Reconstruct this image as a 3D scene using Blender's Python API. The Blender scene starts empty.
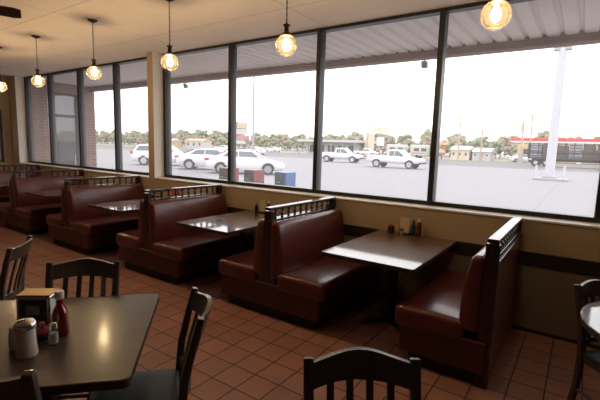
import bpy, bmesh, math, random
from mathutils import Vector, Matrix
random.seed(7)
S = bpy.context.scene
COL = S.collection
PI = math.pi

# ------------------------------------------------------------------ materials
def new_mat(name):
    m = bpy.data.materials.new(name); m.use_nodes = True
    nt = m.node_tree; nt.nodes.clear()
    out = nt.nodes.new('ShaderNodeOutputMaterial')
    return m, nt, out

def lin(c):
    return tuple(c) + (1.0,)

def mat(name, col, rough=0.5, metal=0.0, noise=0.0, nscale=8.0, bump=0.0, bscale=60.0, spec=0.5, coat=0.0, stretch=None):
    m, nt, out = new_mat(name)
    b = nt.nodes.new('ShaderNodeBsdfPrincipled')
    b.inputs['Base Color'].default_value = lin(col)
    b.inputs['Roughness'].default_value = rough
    b.inputs['Metallic'].default_value = metal
    b.inputs['Specular IOR Level'].default_value = spec
    b.inputs['Coat Weight'].default_value = coat
    b.inputs['Coat Roughness'].default_value = 0.12
    tc = nt.nodes.new('ShaderNodeTexCoord')
    vec = tc.outputs['Object']
    if stretch:
        mp = nt.nodes.new('ShaderNodeMapping'); mp.inputs['Scale'].default_value = stretch
        nt.links.new(vec, mp.inputs['Vector']); vec = mp.outputs['Vector']
    n = nt.nodes.new('ShaderNodeTexNoise'); n.inputs['Scale'].default_value = nscale
    n.inputs['Detail'].default_value = 5
    nt.links.new(vec, n.inputs['Vector'])
    mix = nt.nodes.new('ShaderNodeMix'); mix.data_type = 'RGBA'
    mix.inputs[6].default_value = lin([c*(1-noise) for c in col])
    mix.inputs[7].default_value = lin([min(1, c*(1+noise)) for c in col])
    nt.links.new(n.outputs['Fac'], mix.inputs[0])
    nt.links.new(mix.outputs[2], b.inputs['Base Color'])
    if bump > 0:
        n2 = nt.nodes.new('ShaderNodeTexNoise'); n2.inputs['Scale'].default_value = bscale
        nt.links.new(vec, n2.inputs['Vector'])
        bp = nt.nodes.new('ShaderNodeBump'); bp.inputs['Strength'].default_value = bump; bp.inputs['Distance'].default_value = 0.01
        nt.links.new(n2.outputs['Fac'], bp.inputs['Height']); nt.links.new(bp.outputs['Normal'], b.inputs['Normal'])
    nt.links.new(b.outputs[0], out.inputs[0])
    return m

def emit(name, col, s):
    m, nt, out = new_mat(name)
    e = nt.nodes.new('ShaderNodeEmission'); e.inputs[0].default_value = lin(col); e.inputs[1].default_value = s
    nt.links.new(e.outputs[0], out.inputs[0]); return m

def thin_glass(name, tint, gloss=0.06, haze=0.0, hazecol=(1, 1, 1), rough=0.01):
    m, nt, out = new_mat(name)
    t = nt.nodes.new('ShaderNodeBsdfTransparent'); t.inputs[0].default_value = lin(tint)
    g = nt.nodes.new('ShaderNodeBsdfGlossy'); g.inputs['Roughness'].default_value = rough
    lw = nt.nodes.new('ShaderNodeLayerWeight'); lw.inputs[0].default_value = 0.25
    mul = nt.nodes.new('ShaderNodeMath'); mul.operation = 'MULTIPLY_ADD'
    nt.links.new(lw.outputs['Fresnel'], mul.inputs[0]); mul.inputs[1].default_value = gloss*4; mul.inputs[2].default_value = gloss*0.4
    mul.use_clamp = True
    mx = nt.nodes.new('ShaderNodeMixShader')
    nt.links.new(mul.outputs[0], mx.inputs[0]); nt.links.new(t.outputs[0], mx.inputs[1]); nt.links.new(g.outputs[0], mx.inputs[2])
    last = mx
    if haze > 0:
        tr = nt.nodes.new('ShaderNodeBsdfTranslucent'); tr.inputs[0].default_value = lin(hazecol)
        m2 = nt.nodes.new('ShaderNodeMixShader'); m2.inputs[0].default_value = haze
        nt.links.new(mx.outputs[0], m2.inputs[1]); nt.links.new(tr.outputs[0], m2.inputs[2]); last = m2
    nt.links.new(last.outputs[0], out.inputs[0])
    return m

def tile_mat(name, c1, c2, mortar, pitch, msize, loc, rough=0.5, bump=0.4, w=None, wallmap=False, off=0.0, noise=0.25):
    m, nt, out = new_mat(name)
    b = nt.nodes.new('ShaderNodeBsdfPrincipled'); b.inputs['Roughness'].default_value = rough
    tc = nt.nodes.new('ShaderNodeTexCoord'); vec = tc.outputs['Object']
    if wallmap:
        sp = nt.nodes.new('ShaderNodeSeparateXYZ'); nt.links.new(vec, sp.inputs[0])
        ad = nt.nodes.new('ShaderNodeMath'); nt.links.new(sp.outputs[0], ad.inputs[0]); nt.links.new(sp.outputs[1], ad.inputs[1])
        cb = nt.nodes.new('ShaderNodeCombineXYZ'); nt.links.new(ad.outputs[0], cb.inputs[0]); nt.links.new(sp.outputs[2], cb.inputs[1])
        vec = cb.outputs[0]
    mp = nt.nodes.new('ShaderNodeMapping'); mp.inputs['Location'].default_value = loc
    nt.links.new(vec, mp.inputs['Vector'])
    br = nt.nodes.new('ShaderNodeTexBrick'); br.offset = off; br.squash = 1.0
    br.inputs['Color1'].default_value = lin(c1); br.inputs['Color2'].default_value = lin(c2); br.inputs['Mortar'].default_value = lin(mortar)
    br.inputs['Scale'].default_value = 1.0; br.inputs['Brick Width'].default_value = w or pitch; br.inputs['Row Height'].default_value = pitch
    br.inputs['Mortar Size'].default_value = msize; br.inputs['Mortar Smooth'].default_value = 0.2; br.inputs['Bias'].default_value = 0.0
    nt.links.new(mp.outputs[0], br.inputs['Vector'])
    n = nt.nodes.new('ShaderNodeTexNoise'); n.inputs['Scale'].default_value = 3.5; n.inputs['Detail'].default_value = 6
    nt.links.new(vec, n.inputs['Vector'])
    mr = nt.nodes.new('ShaderNodeMapRange'); mr.inputs[3].default_value = 1-noise; mr.inputs[4].default_value = 1+noise
    nt.links.new(n.outputs['Fac'], mr.inputs[0])
    mx = nt.nodes.new('ShaderNodeMix'); mx.data_type = 'RGBA'; mx.blend_type = 'MULTIPLY'; mx.inputs[0].default_value = 1
    nt.links.new(br.outputs['Color'], mx.inputs[6]); nt.links.new(mr.outputs[0], mx.inputs[7])
    nt.links.new(mx.outputs[2], b.inputs['Base Color'])
    bp = nt.nodes.new('ShaderNodeBump'); bp.invert = True; bp.inputs['Strength'].default_value = bump; bp.inputs['Distance'].default_value = 0.004
    nt.links.new(br.outputs['Fac'], bp.inputs['Height']); nt.links.new(bp.outputs[0], b.inputs['Normal'])
    nt.links.new(b.outputs[0], out.inputs[0])
    return m

M = {}
M['floor'] = tile_mat('quarry_tile', (.365, .178, .138), (.305, .148, .115), (.035, .022, .018), .215, .0055, (2.01, 2.08, 0), rough=.5)
M['ceiling'] = tile_mat('ceiling_board', (.88, .775, .69), (.86, .755, .67), (.46, .36, .28), 1.22, .004, (2.70, 1.81, 0), rough=.8, bump=.15, w=2.44, noise=.05)
M['wall'] = mat('ochre_wall_paint', (.43, .335, .225), .6, noise=.06, nscale=3, bump=.05, bscale=120)
M['wall_shade'] = mat('lower_wall_shade', (.24, .195, .150), .6, noise=.06, nscale=3, bump=.05, bscale=120)  # darker tan that paints in the shade on the lower wall
M['wall_dark'] = mat('dark_panelled_wall', (.10, .065, .045), .5, noise=.2, nscale=3, stretch=(8, 8, 1))
M['reveal'] = mat('white_reveal_paint', (.78, .74, .68), .5, noise=.03)
M['sill'] = mat('pale_sill', (.74, .70, .64), .4, noise=.05)
M['band'] = mat('dark_rail_wood', (.022, .014, .012), .45, noise=.3, nscale=4, stretch=(1, 8, 8))
M['bronze'] = mat('dark_bronze_frame', (.028, .027, .028), .38, metal=.3, noise=.1)
M['glass'] = thin_glass('window_glass', (.97, .97, .97), .035, haze=.055)
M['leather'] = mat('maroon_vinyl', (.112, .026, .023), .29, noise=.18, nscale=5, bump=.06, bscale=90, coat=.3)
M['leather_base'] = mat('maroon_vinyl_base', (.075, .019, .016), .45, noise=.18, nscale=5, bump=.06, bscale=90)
M['booth_wood'] = mat('dark_stained_wood', (.032, .014, .011), .27, noise=.35, nscale=5, stretch=(6, 6, 1), coat=.3)
M['black'] = mat('black_kick', (.008, .008, .008), .6)
M['laminate'] = mat('dark_walnut_laminate', (.066, .047, .038), .30, noise=.45, nscale=4, stretch=(26, 1.0, 1), coat=.28, spec=.25)
b_ = [n for n in M['laminate'].node_tree.nodes if n.type == 'BSDF_PRINCIPLED'][0]; b_.inputs['Coat IOR'].default_value = 1.5; b_.inputs['Coat Roughness'].default_value = .14
M['gloss_laminate'] = mat('glossy_walnut_laminate', (.105, .060, .043), .4, noise=.35, nscale=4, stretch=(26, 1.0, 1), coat=1.0, spec=.2)
b_ = [n for n in M['gloss_laminate'].node_tree.nodes if n.type == 'BSDF_PRINCIPLED'][0]; b_.inputs['Coat IOR'].default_value = 1.7; b_.inputs['Coat Roughness'].default_value = .07
M['lam_edge'] = mat('dark_table_edge', (.05, .032, .025), .35, noise=.2)
M['chair_wood'] = mat('dark_chair_wood', (.066, .050, .044), .36, noise=.3, nscale=5, stretch=(6, 6, 1), coat=.2)
M['pad'] = mat('dark_green_vinyl', (.018, .028, .030), .5, spec=.25, noise=.15, bump=.05, bscale=100)
M['iron'] = mat('dark_iron', (.03, .026, .023), .45, metal=.6, noise=.2)
M['brass'] = mat('aged_brass', (.30, .19, .07), .4, metal=.9, noise=.2)
M['globe'] = thin_glass('amber_globe_glass', (.94, .91, .74), .24, haze=.014, hazecol=(1, .90, .58))
M['bulb'] = emit('lit_bulb', (1.0, .72, .45), 400)
M['chrome'] = mat('chrome', (.62, .60, .57), .2, metal=1.0, noise=.05)
M['white_plastic'] = mat('white_plastic', (.75, .72, .68), .4, noise=.04)
M['milk_glass'] = mat('sugar_in_glass', (.72, .70, .68), .18, noise=.05, coat=.5)
M['ketchup'] = mat('ketchup_in_glass', (.45, .030, .018), .15, noise=.15, coat=.5)
M['ketchup_dark'] = mat('dark_ketchup', (.16, .020, .015), .2, noise=.2, coat=.4)
M['clear'] = thin_glass('clear_shaker_glass', (.85, .85, .85), .14)
M['salt'] = mat('salt', (.75, .74, .72), .8, noise=.05)
M['red_label'] = mat('red_label', (.45, .03, .05), .4)
M['dark_sauce'] = mat('dark_sauce', (.02, .01, .008), .2, coat=.4)
M['orange_cap'] = mat('orange_cap', (.55, .12, .03), .4)
M['yellow'] = mat('mustard', (.50, .34, .07), .35)
M['menu'] = mat('beige_menu_card', (.62, .50, .38), .5, noise=.1)
M['blue_packet'] = mat('blue_bottle', (.025, .035, .06), .3)
M['paper'] = mat('paper', (.8, .78, .74), .7)
M['red_box'] = mat('red_painted_steel', (.27, .028, .030), .4, noise=.1)
M['blue_box'] = mat('blue_painted_steel', (.04, .12, .36), .4, noise=.1)
M['door_glass'] = thin_glass('tinted_door_glass', (.26, .25, .26), .10, haze=.03)
M['dark_glass'] = mat('tinted_glass', (.05, .055, .06), .12, coat=.4)
M['print'] = mat('newsprint', (.30, .27, .26), .7, noise=.5, nscale=40)
M['concrete'] = tile_mat('pale_concrete', (.208, .199, .216), (.213, .204, .220), (.175, .166, .182), 6.0, .035, (1.2, 2.0, 0), rough=.9, bump=.05, noise=.06)
M['walk'] = mat('sidewalk_concrete', (.32, .31, .31), .9, noise=.08, nscale=2)
M['asphalt'] = mat('worn_asphalt', (.140, .128, .134), .9, noise=.08, nscale=.3)
M['grass'] = mat('dry_grass', (.22, .22, .12), .95, noise=.3, nscale=1.5)
M['dirt'] = mat('pale_dirt', (.24, .215, .19), .95, noise=.12, nscale=.3)
M['soffit'] = mat('painted_corrugated_steel', (.80, .74, .73), .5, noise=.05, nscale=2)
M['fascia'] = mat('brown_fascia', (.24, .145, .115), .5, noise=.1)
M['brick'] = tile_mat('red_brick', (.21, .085, .065), (.165, .068, .052), (.27, .20, .18), .075, .010, (0, 0, 0), rough=.85, w=.21, wallmap=True, off=.5)
M['car_paint'] = mat('white_car_paint', (.62, .62, .65), .25, noise=.02, coat=.6)
M['tyre'] = mat('tyre_rubber', (.018, .018, .02), .8)
M['rim'] = mat('alloy_rim', (.42, .42, .44), .3, metal=.8)
M['car_glass'] = mat('car_glass', (.10, .11, .12), .12, coat=.5)
M['tail'] = mat('tail_lamp_red', (.35, .03, .025), .25, coat=.5)
M['lamp_clear'] = mat('head_lamp_lens', (.55, .56, .58), .15, coat=.6)
M['trim_black'] = mat('black_trim', (.03, .03, .032), .5)
M['bark'] = mat('bark', (.20, .155, .12), .9, noise=.3)
for k, c in dict(hazed_leaf_olive=(.26, .255, .165), hazed_leaf_brown=(.29, .245, .175), hazed_leaf_green=(.21, .23, .15)).items():  # foliage lightened to carry distance haze in its colour
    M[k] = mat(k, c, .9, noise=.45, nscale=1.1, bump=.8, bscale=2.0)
M['pole_white'] = mat('white_pole_paint', (.46, .45, .48), .5, noise=.04)
M['pole_grey'] = mat('galvanised_pole', (.30, .295, .30), .5, noise=.06)
M['pole_wood'] = mat('utility_pole_wood', (.42, .33, .23), .85, noise=.2)
M['canopy_red'] = mat('canopy_red', (.55, .05, .055), .45)
M['canopy_white'] = mat('canopy_white', (.78, .77, .76), .5)
M['store_yellow'] = mat('store_tan', (.58, .46, .26), .6, noise=.1)
M['bldg_white'] = mat('white_siding', (.46, .45, .44), .6, noise=.05)
M['bldg_tan'] = mat('tan_siding', (.62, .52, .40), .7, noise=.08)
M['bldg_dark'] = mat('dark_opening', (.09, .085, .085), .6)
M['orange'] = mat('hazed_orange', (.50, .33, .20), .6, noise=.1)  # orange lightened, with the distance haze mixed into it
M['sign_red'] = mat('hazed_red_sign', (.42, .20, .19), .6)  # red paled to stand in for haze over the far sign
M['sign_tan'] = mat('hazed_tan_sign', (.48, .40, .28), .6)  # tan paled for the same painted haze
M['trailer'] = mat('trailer_black', (.045, .036, .038), .6, noise=.3)
M['crate'] = mat('dark_crates', (.13, .085, .08), .7, noise=.5, nscale=1.5)
M['crate_grey'] = mat('grey_crates', (.30, .28, .30), .7, noise=.4, nscale=1.5)
M['fan'] = mat('dark_fan_blade', (.030, .020, .015), .4, noise=.2)
M['fill_glow'] = emit('fill_diffuser', (1.0, .80, .60), .8)  # glow of the added fill panels

# ------------------------------------------------------------------ mesh builder
class MB:
    def __init__(s): s.v = []; s.f = []
    def add(s, vs, fs, mtx=None):
        o = len(s.v)
        for p in vs:
            p = Vector(p); s.v.append(mtx @ p if mtx else p)
        for f in fs: s.f.append([i+o for i in f])
        return s
    def box(s, x0, x1, y0, y1, z0, z1, mtx=None):
        vs = [(x, y, z) for z in (z0, z1) for y in (y0, y1) for x in (x0, x1)]
        return s.add(vs, [(0, 2, 3, 1), (4, 5, 7, 6), (0, 1, 5, 4), (2, 6, 7, 3), (0, 4, 6, 2), (1, 3, 7, 5)], mtx)
    def tube(s, p0, p1, r0, r1=None, n=12, cap=True):
        p0 = Vector(p0); p1 = Vector(p1); r1 = r0 if r1 is None else r1
        d = (p1-p0).normalized(); a = Vector((0, 0, 1)) if abs(d.z) < .95 else Vector((1, 0, 0))
        u = d.cross(a).normalized(); w = d.cross(u)
        vs = []
        for p, r in ((p0, r0), (p1, r1)):
            for i in range(n):
                t = 2*PI*i/n; vs.append(p+u*math.cos(t)*r+w*math.sin(t)*r)
        fs = [(i, i+n, (i+1) % n+n, (i+1) % n) for i in range(n)]
        if cap: fs += [list(range(n)), list(range(2*n-1, n-1, -1))]
        return s.add(vs, fs)
    def path(s, pts, w, h, up=(0, 0, 1)):
        """rectangular bar swept along pts; w across, h along up"""
        pts = [Vector(p) for p in pts]; up = Vector(up); vs = []
        for i, p in enumerate(pts):
            d = (pts[min(i+1, len(pts)-1)]-pts[max(i-1, 0)]).normalized()
            sd = d.cross(up).normalized(); u2 = sd.cross(d).normalized()
            ww = w[i] if isinstance(w, (list, tuple)) else w
            hh = h[i] if isinstance(h, (list, tuple)) else h
            for a, b in ((-1, -1), (1, -1), (1, 1), (-1, 1)): vs.append(p+sd*a*ww/2+u2*b*hh/2)
        fs = []
        for i in range(len(pts)-1):
            for k in range(4): fs.append((4*i+k, 4*i+(k+1) % 4, 4*i+4+(k+1) % 4, 4*i+4+k))
        n = 4*(len(pts)-1)
        fs += [(3, 2, 1, 0), (n, n+1, n+2, n+3)]
        return s.add(vs, fs)
    def lathe(s, prof, c=(0, 0, 0), n=20, cap=True):
        vs = []
        for r, z in prof:
            for i in range(n):
                t = 2*PI*i/n; vs.append((c[0]+r*math.cos(t), c[1]+r*math.sin(t), c[2]+z))
        fs = []
        for k in range(len(prof)-1):
            for i in range(n):
                fs.append((k*n+i, k*n+(i+1) % n, (k+1)*n+(i+1) % n, (k+1)*n+i))
        if cap:
            fs += [list(range(n-1, -1, -1)), list(range((len(prof)-1)*n, len(prof)*n))]
        return s.add(vs, fs)
    def prism(s, poly, axis, a, b):
        """poly in the two other axes, extruded along axis from a to b"""
        def P(u, v, t): return {'x': (t, u, v), 'y': (u, t, v), 'z': (u, v, t)}[axis]
        n = len(poly)
        vs = [P(u, v, a) for u, v in poly]+[P(u, v, b) for u, v in poly]
        fs = [list(range(n-1, -1, -1)), list(range(n, 2*n))]+[(i, (i+1) % n, (i+1) % n+n, i+n) for i in range(n)]
        return s.add(vs, fs)
    def sphere(s, c, r, nu=16, nv=10, sz=1.0):
        c = Vector(c)
        vs = [c+Vector((0, 0, -r*sz))]
        for j in range(1, nv):
            ph = -PI/2+PI*j/nv
            for i in range(nu):
                t = 2*PI*i/nu; vs.append(c+Vector((r*math.cos(ph)*math.cos(t), r*math.cos(ph)*math.sin(t), r*sz*math.sin(ph))))
        vs.append(c+Vector((0, 0, r*sz)))
        fs = [(0, 1+(i+1) % nu, 1+i) for i in range(nu)]
        for j in range(nv-2):
            for i in range(nu):
                a = 1+j*nu+i; b = 1+j*nu+(i+1) % nu; fs.append((a, b, b+nu, a+nu))
        L = len(vs)-1; o = 1+(nv-2)*nu
        fs += [(L, o+i, o+(i+1) % nu) for i in range(nu)]
        return s.add(vs, fs)
    def rbox(s, x0, x1, y0, y1, z0, z1, r, n=4, fn=None):
        """rounded box; fn maps points afterwards (crown, lean)"""
        def ticks(a, b):
            t = [a+r*(1-math.cos(PI/2*i/n)) if False else a+r*i/n for i in range(n+1)]
            m = 6
            t += [a+r+(b-a-2*r)*i/m for i in range(1, m)]
            t += [b-r+r*i/n for i in range(n+1)]
            return t
        T = (ticks(x0, x1), ticks(y0, y1), ticks(z0, z1))
        lo = Vector((x0+r, y0+r, z0+r)); hi = Vector((x1-r, y1-r, z1-r))
        idx = {}; vs = []; fs = []
        def V(p):
            k = tuple(round(q, 6) for q in p)
            if k not in idx:
                q = Vector(p); inn = Vector([min(max(q[i], lo[i]), hi[i]) for i in range(3)]); d = q-inn
                if d.length > 1e-9:
                    # cube -> sphere direction
                    q = inn+d.normalized()*r
                if fn: q = Vector(fn(q))
                idx[k] = len(vs); vs.append(q)
            return idx[k]
        for ax in range(3):
            u, w = [(1, 2), (2, 0), (0, 1)][ax]
            for side in (0, 1):
                c = T[ax][-1] if side else T[ax][0]
                for i in range(len(T[u])-1):
                    for j in range(len(T[w])-1):
                        q = []
                        for a, b in ((i, j), (i+1, j), (i+1, j+1), (i, j+1)):
                            p = [0, 0, 0]; p[ax] = c; p[u] = T[u][a]; p[w] = T[w][b]; q.append(V(p))
                        fs.append(q if side else q[::-1])
        return s.add(vs, fs)
    def build(s, name, m, parent=None, smooth=False, bevel=0.0, loc=None):
        me = bpy.data.meshes.new(name); me.from_pydata([tuple(v) for v in s.v], [], s.f)
        bm = bmesh.new(); bm.from_mesh(me); bmesh.ops.recalc_face_normals(bm, faces=bm.faces); bm.to_mesh(me); bm.free()
        me.update(); me.materials.append(m)
        if smooth:
            me.polygons.foreach_set('use_smooth', [True]*len(me.polygons))
            try: me.set_sharp_from_angle(angle=math.radians(42))
            except Exception: pass
        o = bpy.data.objects.new(name, me); COL.objects.link(o)
        if parent: o.parent = parent
        if loc: o.location = loc
        if bevel > 0:
            md = o.modifiers.new('bevel', 'BEVEL'); md.width = bevel; md.segments = 2; md.limit_method = 'ANGLE'
        return o

def tag(o, label=None, cat=None, group=None, kind=None):
    if label: o['label'] = label
    if cat: o['category'] = cat
    if group: o['group'] = group
    if kind: o['kind'] = kind
    return o
def thing(name, label, cat, loc=(0, 0, 0), rz=0, group=None):
    o = bpy.data.objects.new(name, None); COL.objects.link(o); o.empty_display_size = .1
    o.location = loc; o.rotation_euler = (0, 0, rz)
    return tag(o, label, cat, group)
def struct(o, label=None):
    o['kind'] = 'structure'
    if label: o['label'] = label
    return o
def dup(root, loc, rz=None, label=None, group=None):
    r = root.copy(); COL.objects.link(r); r.location = loc
    if rz is not None: r.rotation_euler = (0, 0, rz)
    if label: r['label'] = label
    if group: r['group'] = group
    for ch in list(root.children):
        c = ch.copy(); COL.objects.link(c); c.parent = r
        for g in list(ch.children):
            d = g.copy(); COL.objects.link(d); d.parent = c
    return r

# ------------------------------------------------------------------ camera (standing photographer)
F, YAW, PITCH, ROLL = 406.74, .6069, .1316, .0295
fw = Vector((-math.sin(YAW)*math.cos(PITCH), math.cos(YAW)*math.cos(PITCH), -math.sin(PITCH)))
r0 = Vector((math.cos(YAW), math.sin(YAW), 0)); u0 = r0.cross(fw)
rr = r0*math.cos(ROLL)+u0*math.sin(ROLL); uu = u0*math.cos(ROLL)-r0*math.sin(ROLL)
cd = bpy.data.cameras.new('camera'); cam = bpy.data.objects.new('camera', cd); COL.objects.link(cam)
cd.sensor_width = 36; cd.lens = F/600*36; cd.clip_end = 1000; cd.clip_start = .05
cam.matrix_world = Matrix(((rr.x, uu.x, -fw.x, 0), (rr.y, uu.y, -fw.y, -4.1675), (rr.z, uu.z, -fw.z, 1.64), (0, 0, 0, 1)))
S.camera = cam

# ------------------------------------------------------------------ room shell
CZ = 3.07; SZ = 1.05
XL, XR, YB = -11.5, 3.2, -8.6
struct(MB().box(XL-.25, XR+.25, YB-.2, .30, -.12, 0).build('floor', M['floor']))
struct(MB().box(XL-.25, XR+.25, YB-.2, .30, CZ, CZ+.04).build('ceiling', M['ceiling']))
wf = MB().box(XL, XR, 0, .30, 0, SZ-.02)
wf.box(XL, -11.1, 0, .30, SZ-.02, CZ)
wf.box(-6.01, -5.865, 0, .30, SZ-.02, CZ)
wf.box(1.75, XR, 0, .30, SZ-.02, CZ)
W = struct(wf.build('wall_front', M['wall']))
# white reveals: the jamb faces of the two piers
rv = MB().box(-11.1, -11.094, .004, .29, SZ, CZ).box(-5.865, -5.859, .004, .29, SZ, CZ)
struct(rv.build('trim_1', M['reveal']))
struct(MB().box(-11.1, -6.01, -.012, .20, SZ-.02, SZ).box(-5.865, 1.75, -.012, .20, SZ-.02, SZ).build('trim_2', M['sill'], bevel=.003))
struct(MB().box(XL, XR, -.022, 0, .63, .75).build('trim_3', M['band'], bevel=.004))
struct(MB().box(XL, XR, -.006, 0, .03, .63).build('wall_shade_panel', M['wall_shade']))  # thin sheet over the lower wall, coloured as its shade
struct(MB().box(XL, XR, -.010, 0, 0, .03).build('baseboard_front', M['band']))
# left wall with a doorway window looking out
wl = MB().box(XL-.2, XL, YB, -.62, 0, CZ).box(XL-.2, XL, -.16, .30, 0, CZ).box(XL-.2, XL, -.62, -.16, 2.30, CZ).box(XL-.2, XL, -.62, -.16, 0, 1.05)
struct(wl.build('wall_left', M['wall']))
struct(MB().box(XL-.2, XR+.2, YB-.2, YB, 0, CZ).build('wall_back', M['wall_dark']))
struct(MB().box(XR, XR+.2, YB, .30, 0, CZ).build('wall_right', M['wall_dark']))
wn = struct(MB().box(XL-.12, XL-.05, -.62, -.57, 1.05, 2.30).box(XL-.12, XL-.05, -.21, -.16, 1.05, 2.30).box(XL-.12, XL-.05, -.57, -.21, 1.05, 1.10)
            .box(XL-.12, XL-.05, -.57, -.21, 2.25, 2.30).box(XL-.12, XL-.05, -.57, -.21, 1.66, 1.70).build('window_3', M['bronze']))
MB().box(XL-.09, XL-.084, -.57, -.21, 1.10, 2.25).build('glass_pane', M['glass'], wn)

def window_run(name, xs, x0, x1):
    fr = MB().box(x0, x1, .19, .30, SZ, SZ+.045).box(x0, x1, .19, .30, CZ-.035, CZ)
    w = struct(fr.build(name, M['bronze'], bevel=.003))
    for x in xs:
        MB().box(x-.03, x+.03, .185, .305, SZ+.0, CZ).build('mullion', M['bronze'], w, bevel=.004)
    e = sorted(xs)
    for a, b in zip(e[:-1], e[1:]):
        MB().box(a+.03, b-.03, .243, .249, SZ+.045, CZ-.035).build('glass_pane', M['glass'], w)
    return w
window_run('window_1', [-11.062, -9.90, -8.61, -7.30, -6.05], -11.094, -6.01)
window_run('window_2', [-5.825, -4.32, -2.81, -1.33, .14, 1.70], -5.859, 1.75)

# ------------------------------------------------------------------ booths
YF = -1.28
def back_fn(sign):
    def fn(p):
        t = (p.z-.40)/.53
        lean = .055*(1-t)                       # thicker at the seat
        bulge = .018*math.sin(PI*max(0, min(1, t)))
        x = p.x+ (lean+bulge)*(1 if p.x > .1 else 0)
        return (sign*x, p.y, p.z)
    return fn
def seat_fn(sign):
    def fn(p):
        u = (p.x-.16)/.49*2-1; v = (p.y-YF)/(abs(YF))*2-1
        z = p.z
        if z > .40: z += .022*max(0, 1-u*u)*max(0, 1-v**4)
        return (sign*p.x, p.y, z)
    return fn
def gallery(t, x, hw=.037):
    MB().box(x-hw, x+hw, YF+.03, -.03, 1.034, 1.062).build('top_rail', M['booth_wood'], t, bevel=.006)
    MB().box(x-hw*.9, x+hw*.9, YF+.05, -.03, .915, .945).build('lower_rail', M['booth_wood'], t, bevel=.004)
    n = 11
    for i in range(n):
        y = YF+.15+(abs(YF)-.22)*i/(n-1)
        MB().lathe([(.014, 0), (.014, .010), (.008, .018), (.020, .040), (.008, .062), (.014, .072), (.014, .090)], (x, y, .945), n=8).build('spindle', M['booth_wood'], t, smooth=True)
    MB().box(x-hw, x+hw, -.085, -.03, .945, 1.028).build('gallery_post', M['booth_wood'], t)
def make_booth(label):
    t = thing('booth_bench', label, 'booth', (0, 0, 0), 0)
    for sg in (1, -1):
        MB().rbox(.04, .125, YF+.02, -.03, .38, .935, .038, fn=back_fn(sg)).build('backrest', M['leather'], t, smooth=True)
        MB().rbox(.13, .65, YF, -.03, .29, .455, .05, fn=seat_fn(sg)).build('seat', M['leather'], t, smooth=True)
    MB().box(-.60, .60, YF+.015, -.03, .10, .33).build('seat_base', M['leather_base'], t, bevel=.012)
    MB().box(-.53, .53, YF+.06, -.03, 0, .10).build('toe_kick', M['black'], t)
    MB().box(-.04, .04, YF+.05, -.03, .33, .915).build('back_core', M['booth_wood'], t)
    MB().prism([(-.115, .33), (.115, .33), (.085, .60), (.043, .93), (.043, 1.028), (-.043, 1.028), (-.043, .93), (-.085, .60)], 'y', YF+.03, YF+.08).build('end_panel', M['booth_wood'], t, bevel=.005)
    gallery(t, 0)
    return t
b0 = make_booth('double maroon booth bench nearest the camera, back to back with both seats in view')
b0.location = (-2.39, 0, 0)
bl = [(-4.28, 'double maroon booth bench second from the front, between the two clear window tables'),
      (-6.24, 'double maroon booth bench below the pier between the window runs'),
      (-8.12, 'double maroon booth bench with its gallery rail under the brick entrance'),
      (-10.02, 'farthest double maroon booth bench, cut by the left edge of the photo')]
for x, lb in bl: dup(b0, (x, 0, 0), 0, lb)
t = thing('booth_bench', 'single sided maroon booth bench with flat rear panel at the right end of the row', 'booth', (-.45, 0, 0))
MB().rbox(.04, .125, YF+.02, -.03, .38, .935, .038, fn=back_fn(-1)).build('backrest', M['leather'], t, smooth=True)
MB().rbox(.13, .65, YF, -.03, .29, .455, .05, fn=seat_fn(-1)).build('seat', M['leather'], t, smooth=True)
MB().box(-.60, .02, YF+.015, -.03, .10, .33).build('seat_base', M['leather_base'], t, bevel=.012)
MB().box(-.53, .02, YF+.06, -.03, 0, .10).build('toe_kick', M['black'], t)
MB().box(-.04, .03, YF+.05, -.03, .10, .915).build('back_core', M['booth_wood'], t)
MB().box(.03, .042, YF+.05, -.03, .04, .905).build('rear_panel', M['leather'], t, bevel=.004)
MB().box(-.043, .043, YF+.03, YF+.08, .0, 1.028).build('end_panel', M['booth_wood'], t, bevel=.005)
gallery(t, 0)

# ------------------------------------------------------------------ booth tables
def rounded_rect(x0, x1, y0, y1, rs, n=6):
    """rs = radii at (x1,y1),(x0,y1),(x0,y0),(x1,y0)"""
    pts = []
    for (cx, cy, a0), r in zip(((x1, y1, 0), (x0, y1, 90), (x0, y0, 180), (x1, y0, 270)), rs):
        sx = -1 if cx == x1 else 1; sy = -1 if cy == y1 else 1
        for i in range(n+1):
            a = math.radians(a0+90*i/n); pts.append((cx+sx*r+r*math.cos(a), cy+sy*r+r*math.sin(a)))
    return pts
def make_btable(label):
    t = thing('booth_table', label, 'table')
    MB().prism(rounded_rect(-.405, .405, -1.265, -.028, (.01, .01, .02, .02)), 'z', .722, .752).build('tabletop', M['gloss_laminate'], t)
    MB().prism(rounded_rect(-.409, .409, -1.269, -.026, (.01, .01, .02, .02)), 'z', .719, .7495).build('edge_band', M['lam_edge'], t)
    MB().tube((0, -.60, .03), (0, -.60, .719), .038).build('pedestal', M['iron'], t, smooth=True)
    b = MB()
    for a in (0, 90, 180, 270):
        c, s_ = math.cos(math.radians(a+45)), math.sin(math.radians(a+45))
        b.path([(0, -.60, .035), (.18*c, -.60+.18*s_, .03), (.27*c, -.60+.27*s_, .012)], [.06, .05, .04], [.05, .035, .02])
    b.build('base', M['iron'], t)
    MB().box(-.12, .12, -.82, -.38, .700, .719).build('bracket', M['iron'], t)
    return t
bt = make_btable('glossy dark laminate booth table in the nearest booth with sauces and menu cards')
bt.location = (-1.375, 0, 0)
for x, lb in ((-3.31, 'glossy dark laminate booth table second from the right, under the red and blue boxes outside'),
              (-5.20, 'dark laminate booth table before the bench below the window pier'),
              (-7.2, 'dark laminate booth table below the brick entrance, fourth from the right'),
              (-9.1, 'farthest dark laminate booth table, by the left edge of the photo')):
    dup(bt, (x, 0, 0), 0, lb)

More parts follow.
